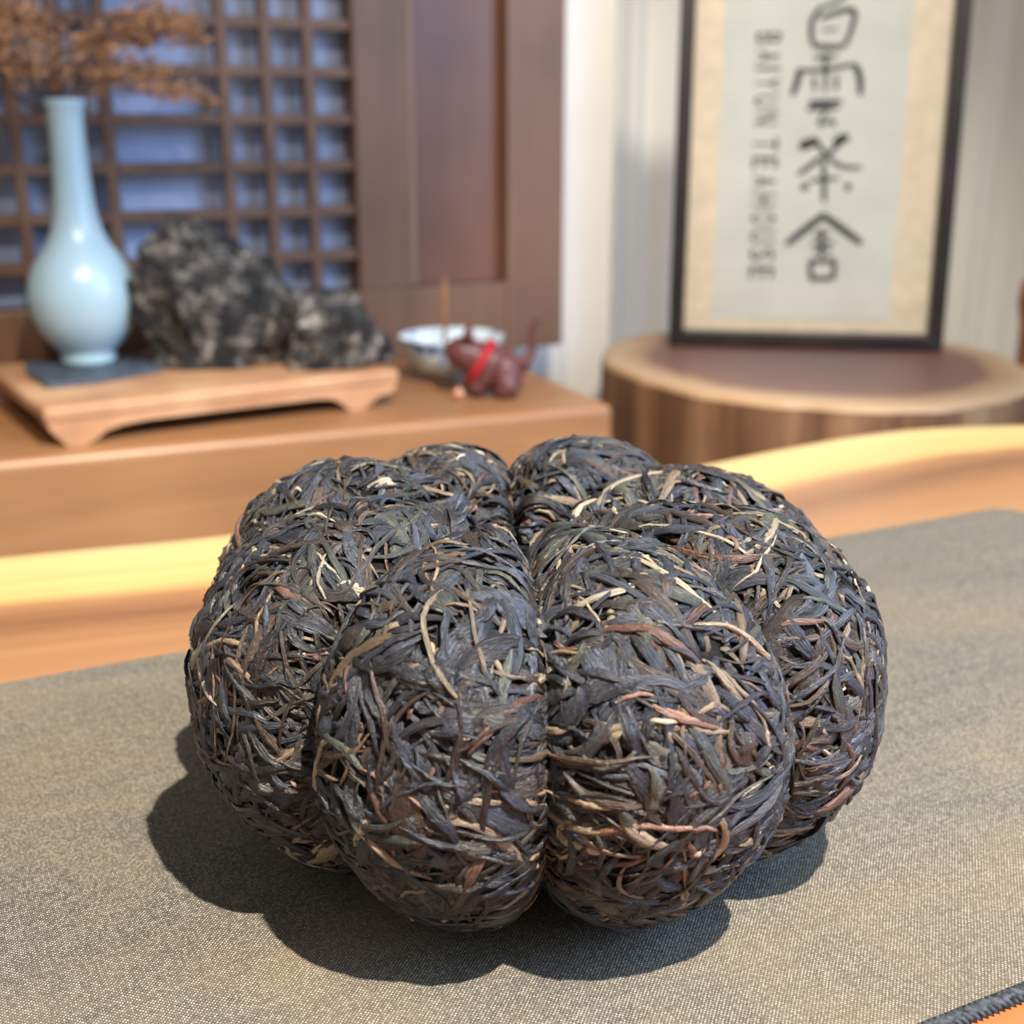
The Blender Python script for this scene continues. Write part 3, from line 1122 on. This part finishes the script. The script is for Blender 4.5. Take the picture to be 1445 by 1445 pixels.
# ------------------------------------------------------------------ lattice panel behind the cabinet
def lattice_panel():
    dk = wood('dark_brown_panel_wood', (90, 63, 46), (116, 84, 63), (136, 102, 77), (30, 30, 2), 0.42, 0.45, 0.12, 5, 0.5)
    rd = wood('reddish_brown_board', (84, 53, 40), (108, 71, 54), (122, 84, 65), (24, 24, 1.5), 0.36, 0.5, 0.08, 5, 0.6)
    bar = wood('lattice_bar_wood', (86, 61, 46), (112, 82, 63), (132, 100, 77), (30, 30, 30), 0.5, 0.4, 0.1, 8, 0.5)
    pane = NT('dusty_blue_pane').set(0.30, 0.4)
    pv = pane.noise(pane.coords((1, 1, 1)), 7, 3)
    pane.base(pane.ramp(pv, [(0.35, (146, 160, 194)), (0.65, (182, 194, 220))]))  # blue of the reflected sky is painted into the pane colour
    Y, ZB, ZT = 0.976, CT + 0.0003, 0.66
    root = empty('lattice_panel', (0.1, Y, ZB))
    ox, oz = 0.1, ZB

    def bx(nm, x0, x1, z0, z1, y0, y1, m, bev=0.0015):
        return box(nm, (x0 - ox, y0, z0 - oz), (x1 - ox, y1, z1 - oz), m, root, bev, 2)
    XL = -0.46
    bx('stile', 0.4705, 0.5395, ZB, ZT, -0.006, 0.026, dk)
    bx('stile', 0.3025, 0.3600, 0.0237, ZT - 0.0602, -0.004, 0.026, dk)
    bx('stile', XL, XL + 0.06, ZB, ZT, -0.006, 0.026, dk)
    bx('bottom_rail', XL + 0.0602, 0.4703, ZB, 0.0235, -0.006, 0.026, dk)
    bx('top_rail', XL + 0.0602, 0.4703, ZT - 0.06, ZT, -0.006, 0.026, dk)
    bx('bead_moulding', 0.3602, 0.3700, 0.0237, ZT - 0.0602, 0.001, 0.022, wood('highlit_bead_wood', (104, 78, 62), (134, 108, 92), (152, 128, 112), (30, 30, 2), 0.3, 0.5), 0.004)  # bead painted lighter to carry the bright highlight along its edge
    bx('recessed_board', 0.3702, 0.4703, 0.0237, ZT - 0.0602, 0.011, 0.022, rd)
    bx('backing_pane', XL + 0.0602, 0.3023, 0.0237, ZT - 0.0602, 0.030, 0.034, pane.m, 0)
    zs = [0.0609 + 0.0442 * i for i in range(13)]
    for z in zs:
        if z < ZT - 0.08:
            bx('lattice_bar', XL + 0.0602, 0.3023, z - 0.0050, z + 0.0050, 0.0015, 0.016, bar, 0.0008)
    for x in (0.2588, 0.2164, 0.1743, 0.0640, 0.0235, -0.0170, -0.058, -0.10, -0.21, -0.25, -0.29, -0.33):
        bx('lattice_bar', x - 0.0052, x + 0.0052, 0.0237, ZT - 0.0602, 0.0, 0.0175, bar, 0.0008)
    tag(root, 'dark wooden lattice door panel standing behind the cabinet with bluish backing', 'panel')


lattice_panel()


# ------------------------------------------------------------------ stump and framed calligraphy
def stump():
    cx, cy, R = 0.730, 0.752, 0.214
    root = empty('tree_stump', (cx, cy, FLOOR))
    H = CT - FLOOR
    side = NT('stump_side').set(0.75, 0.25)
    v = side.coords((16, 16, 1.2))
    g = side.noise(v, 1.0, 6, 0.6, 0.5)
    side.base(side.ramp(g, [(0.3, (78, 54, 38)), (0.46, (116, 82, 58)), (0.60, (146, 110, 80)), (0.76, (170, 140, 104))]))
    side.bump(g, 0.6, 0.006)
    top = NT('stump_sawn_top').set(0.45, 0.4)
    at = top.n('ShaderNodeAttribute', attribute_name='ring')
    wobn = top.noise(top.coords(), 12, 3)
    rr = top.math('ADD', at.outputs['Fac'], top.math('MULTIPLY', top.math('SUBTRACT', wobn, 0.5), 0.10))
    rings = top.n('ShaderNodeTexNoise', noise_dimensions='1D')
    rings.inputs['Scale'].default_value = 40
    top.l(rr, rings.inputs['W'])
    c = top.ramp(rr, [(0.0, (100, 66, 58)), (0.55, (120, 82, 74)), (0.76, (128, 90, 76)), (0.82, (174, 136, 102)), (0.95, (204, 170, 132)), (1.0, (196, 158, 118))])
    c = top.mix(top.math('MULTIPLY', rings.outputs[0], 0.35), c, rgba((90, 54, 44)), 'MULTIPLY')
    top.base(c)
    n = 140

    def rad(a):
        return R * (1 + 0.018 * math.sin(3 * a + 0.6) + 0.012 * math.sin(7 * a + 2) + 0.006 * math.sin(17 * a) + 0.004 * math.sin(31 * a + 1)
                    + 0.20 * math.exp(-((a - 1.80) / 0.62) ** 2))
    vs, fs = [], []
    zs = list(np.linspace(0, H - 0.012, 24)) + [H - 0.006]
    for j, z in enumerate(zs):
        for k in range(n):
            a = 2 * math.pi * k / n
            f = 1 + 0.05 * (1 - z / H) ** 2 + 0.004 * math.sin(9 * a + z * 9) - (0.004 if j == len(zs) - 1 else 0)
            vs.append((rad(a) * f * math.cos(a), rad(a) * f * math.sin(a), z))
    for j in range(len(zs) - 1):
        for k in range(n):
            k2 = (k + 1) % n
            fs.append((j * n + k, j * n + k2, (j + 1) * n + k2, (j + 1) * n + k))
    fs.append(tuple(range(n)))
    mesh_obj('trunk', vs, fs, side.m, root, True)
    vs, fs, at = [], [], []
    fr = [(1.0, -0.0065), (0.994, -0.002), (0.975, 0.0), (0.9, 0.0), (0.8, 0.0), (0.7, 0), (0.5, 0), (0.3, 0), (0.1, 0)]
    for (f, dz) in fr:
        for k in range(n):
            a = 2 * math.pi * k / n
            vs.append((rad(a) * f * math.cos(a), rad(a) * f * math.sin(a), H + dz))
            at.append(f)
    vs.append((0, 0, H))
    at.append(0)
    m = len(fr)
    for j in range(m - 1):
        for k in range(n):
            k2 = (k + 1) % n
            fs.append((j * n + k, j * n + k2, (j + 1) * n + k2, (j + 1) * n + k))
    for k in range(n):
        fs.append(((m - 1) * n + k, (m - 1) * n + (k + 1) % n, m * n))
    o = mesh_obj('sawn_top', vs, fs, top.m, root, True)
    a = o.data.attributes.new('ring', 'FLOAT', 'POINT')
    a.data.foreach_set('value', at)
    tag(root, 'broad sawn tree stump with pale rim and reddish heartwood under the frame', 'stump')


stump()

STROKES = {
    'a': [[(1773, 3768), (1653, 3625), (1462, 3554)], [(1462, 3554), (1386, 3439), (1382, 3271), (1420, 3175)], [(1469, 3449), (1618, 3500), (1746, 3530), (1813, 3498), (1800, 3372), (1755, 3225), (1726, 3173)], [(1420, 3175), (1596, 3159), (1726, 3173)], [(1487, 3333), (1650, 3342)]],
    'b': [[(1428, 3054), (1657, 3065)], [(1541, 3096), (1566, 2715)], [(1281, 2942), (1265, 2824), (1225, 2684)], [(1282, 2920), (1567, 2940), (1848, 2987)], [(1848, 2987), (1909, 2864), (1930, 2682)], [(1435, 2862), (1455, 2726)], [(1663, 2876), (1677, 2732)], [(1407, 2599), (1737, 2611)], [(1389, 2539), (1707, 2547)], [(1589, 2525), (1533, 2430), (1532, 2378), (1655, 2417)], [(1625, 2445), (1692, 2365)]],
    'c': [[(1341, 2150), (1507, 2212)], [(1699, 2186), (1823, 2256)], [(1479, 2221), (1624, 2053)], [(1806, 2250), (1593, 2015)], [(1562, 2041), (1456, 1948), (1334, 1859)], [(1636, 2037), (1786, 1943), (1991, 1933)], [(1457, 1794), (1759, 1822)], [(1594, 1986), (1625, 1577)], [(1388, 1740), (1430, 1714)], [(1844, 1742), (1890, 1722)]],
    'd': [[(1630, 1432), (1447, 1279), (1257, 1118)], [(1618, 1431), (1830, 1288), (2047, 1137)], [(1541, 1221), (1703, 1237)], [(1525, 1122), (1754, 1140)], [(1617, 1281), (1639, 992)], [(1557, 1040), (1733, 1056)], [(1519, 931), (1535, 739)], [(1519, 931), (1780, 948)], [(1776, 948), (1780, 752)], [(1535, 743), (1780, 752)]],
}
THICK = {'a': [34, 44, 44, 44, 20], 'b': [34, 34, 54, 36, 54, 32, 32, 44, 36, 30, 30], 'c': [80, 80, 40, 40, 44, 36, 32, 44, 70, 60], 'd': [62, 62, 34, 36, 36, 34, 44, 44, 44, 44]}


def framed_calligraphy():
    yaw = math.atan2(0.75121509 - 0.91978937, 0.89270597 - 0.64904436)
    W, H, lean = 0.298, 0.44, math.radians(3.0)
    root = empty('framed_calligraphy', (0.64904, 0.91979, CT + 0.0012))
    root.rotation_euler = Matrix.Rotation(yaw, 3, 'Z').to_4x4().to_3x3().to_euler()
    R_ = Matrix.Rotation(yaw, 4, 'Z') @ Matrix.Rotation(-lean, 4, 'X')
    root.rotation_euler = R_.to_euler()
    # local: x along the width, z up, -y towards the viewer
    fm = wood('black_brown_frame', (26, 19, 17), (36, 27, 24), (48, 37, 33), (20, 20, 20), 0.35, 0.45, 0.05, 10, 0.4)
    b, d0, d1 = 0.0165, -0.012, 0.012
    poly = lambda pts, nm: prism(nm, pts, d0, d1, fm, root, 'y', 0.0015)
    g = 0.0001
    poly([(0, 0), (W, 0), (W - b, b), (b, b)], 'frame_bar')
    poly([(0, H), (W, H), (W - b, H - b), (b, H - b)], 'frame_bar')
    poly([(0, g), (b - g, b + g), (b - g, H - b - g), (0, H - g)], 'frame_bar')
    poly([(W, g), (W - b + g, b + g), (W - b + g, H - b - g), (W, H - g)], 'frame_bar')
    silk = plain('beige_silk_mount', (226, 212, 190), 0.7, 0.2, 0.04, 60)
    paper = plain('grey_white_paper', (210, 213, 208), 0.8, 0.2, 0.03, 14)
    box('silk_mount', (b + 0.0003, 0.004, b + 0.0003), (W - b - 0.0003, 0.007, H - b - 0.0003), silk, root)
    box('paper_sheet', (0.047, 0.0030, 0.0300), (0.241, 0.0039, H - 0.036), paper, root)
    ink = plain('grey_black_ink', (52, 56, 56), 0.8, 0.2, 0.15, 90)
    for ch in 'abcd':
        bm = bmesh.new()
        for st, th in zip(STROKES[ch], THICK[ch]):
            pts = [Vector((x / 10000, y / 10000)) for x, y in st]
            fine = []
            for i in range(len(pts) - 1):
                for k in range(6):
                    f = k / 6
                    p0, p1, p2, p3 = pts[max(i - 1, 0)], pts[i], pts[i + 1], pts[min(i + 2, len(pts) - 1)]
                    fine.append(0.5 * ((2 * p1) + (p2 - p0) * f + (2 * p0 - 5 * p1 + 4 * p2 - p3) * f * f + (3 * p1 - p0 - 3 * p2 + p3) * f**3))
            fine.append(pts[-1])
            m = len(fine)
            L, Rr = [], []
            for i, p in enumerate(fine):
                t = (fine[min(i + 1, m - 1)] - fine[max(i - 1, 0)])
                t = t.normalized() if t.length else Vector((1, 0))
                nn = Vector((-t.y, t.x)) * th / 16500 * (0.75 + 0.35 * math.sin(math.pi * (0.15 + 0.8 * i / (m - 1))))
                L.append((p + nn))
                Rr.append((p - nn))
            e0 = fine[0] - (fine[1] - fine[0]).normalized() * th / 30000
            e1 = fine[-1] + (fine[-1] - fine[-2]).normalized() * th / 30000
            out = [e0] + L + [e1] + Rr[::-1]
            A = [bm.verts.new((p.x, 0.0026, p.y)) for p in out]
            B = [bm.verts.new((p.x, 0.0029, p.y)) for p in out]
            k = len(out)
            for i in range(1, m):                   # strips, front
                bm.faces.new((A[i], A[i + 1], A[k - 1 - i], A[k - i]))
                bm.faces.new((B[i], B[k - i], B[k - 1 - i], B[i + 1]))
            bm.faces.new((A[0], A[1], A[k - 1]))
            bm.faces.new((A[m], A[m + 1], A[m + 2]))
            for i in range(k):
                j = (i + 1) % k
                bm.faces.new((A[i], B[i], B[j], A[j]))
        o = bm_obj('brush_character', bm, ink, root)
    # small latin line running down the left of the characters, letters turned a quarter
    text = 'BAIYUN TEAHOUSE'
    z0, z1, xm = 0.3345, 0.0710, 0.0975
    ends = {0: (0.3345, 0.2345), 7: (0.2270, 0.0705)}
    for w0, word in ((0, 'BAIYUN'), (7, 'TEAHOUSE')):
        a, e = ends[w0]
        wd = {c: (0.5 if c == 'I' else 1.0) for c in word}
        tot = sum(wd[c] for c in word)
        cur = a
        for c in word:
            adv = (a - e) * wd[c] / tot
            cu = bpy.data.curves.new('letter', 'FONT')
            cu.body = c
            cu.size = 1.0
            cu.extrude = 0.0
            cu.resolution_u = 4
            cu.offset = 0.004
            to = bpy.data.objects.new('letter', cu)
            COL.objects.link(to)
            dg = bpy.context.evaluated_depsgraph_get()
            me = bpy.data.meshes.new_from_object(to.evaluated_get(dg))
            bpy.data.objects.remove(to)
            vv = np.zeros(len(me.vertices) * 3)
            me.vertices.foreach_get('co', vv)
            vv = vv.reshape(-1, 3)
            lo, hi = vv.min(0), vv.max(0)
            sx = adv * (0.35 if c == 'I' else 0.66) / max(hi[0] - lo[0], 1e-4)
            sy = 0.0265 / max(hi[1] - lo[1], 1e-4)
            drift = xm + (0.3345 - cur) * 0.022 - 0.0035
            nv = np.zeros_like(vv)
            nv[:, 2] = cur - adv * 0.17 - (vv[:, 0] - lo[0]) * sx
            nv[:, 0] = drift - 0.0132 + (vv[:, 1] - lo[1]) * sy
            nv[:, 1] = 0.0027
            me.vertices.foreach_set('co', nv.ravel())
            me.update()
            me.name = 'letter'
            me.materials.clear()
            me.materials.append(ink)
            o = bpy.data.objects.new('letter', me)
            COL.objects.link(o)
            o.parent = root
            cur -= adv
    gl = NT('picture_glass').set(0.04, 0.5)
    gl.b.inputs['Transmission Weight'].default_value = 1.0
    gl.b.inputs['IOR'].default_value = 1.02
    gl.base((1, 1, 1, 1))
    # thin clear sheet: transparent with a weak mirror coat
    tr = gl.n('ShaderNodeBsdfTransparent')
    gs = gl.n('ShaderNodeBsdfGlossy')
    gs.inputs['Roughness'].default_value = 0.06
    lw = gl.n('ShaderNodeFresnel')
    lw.inputs[0].default_value = 1.45
    mx = gl.n('ShaderNodeMixShader')
    gl.l(lw.outputs[0], mx.inputs[0])
    gl.l(tr.outputs[0], mx.inputs[1])
    gl.l(gs.outputs[0], mx.inputs[2])
    gl.l(mx.outputs[0], gl.t.nodes['Material Output'].inputs['Surface'])
    box('glass_sheet', (b + 0.0003, -0.002, b + 0.0003), (W - b - 0.0003, -0.0008, H - b - 0.0003), gl.m, root)
    tag(root, 'tall dark framed brush calligraphy sheet standing on the tree stump', 'picture frame')


framed_calligraphy()
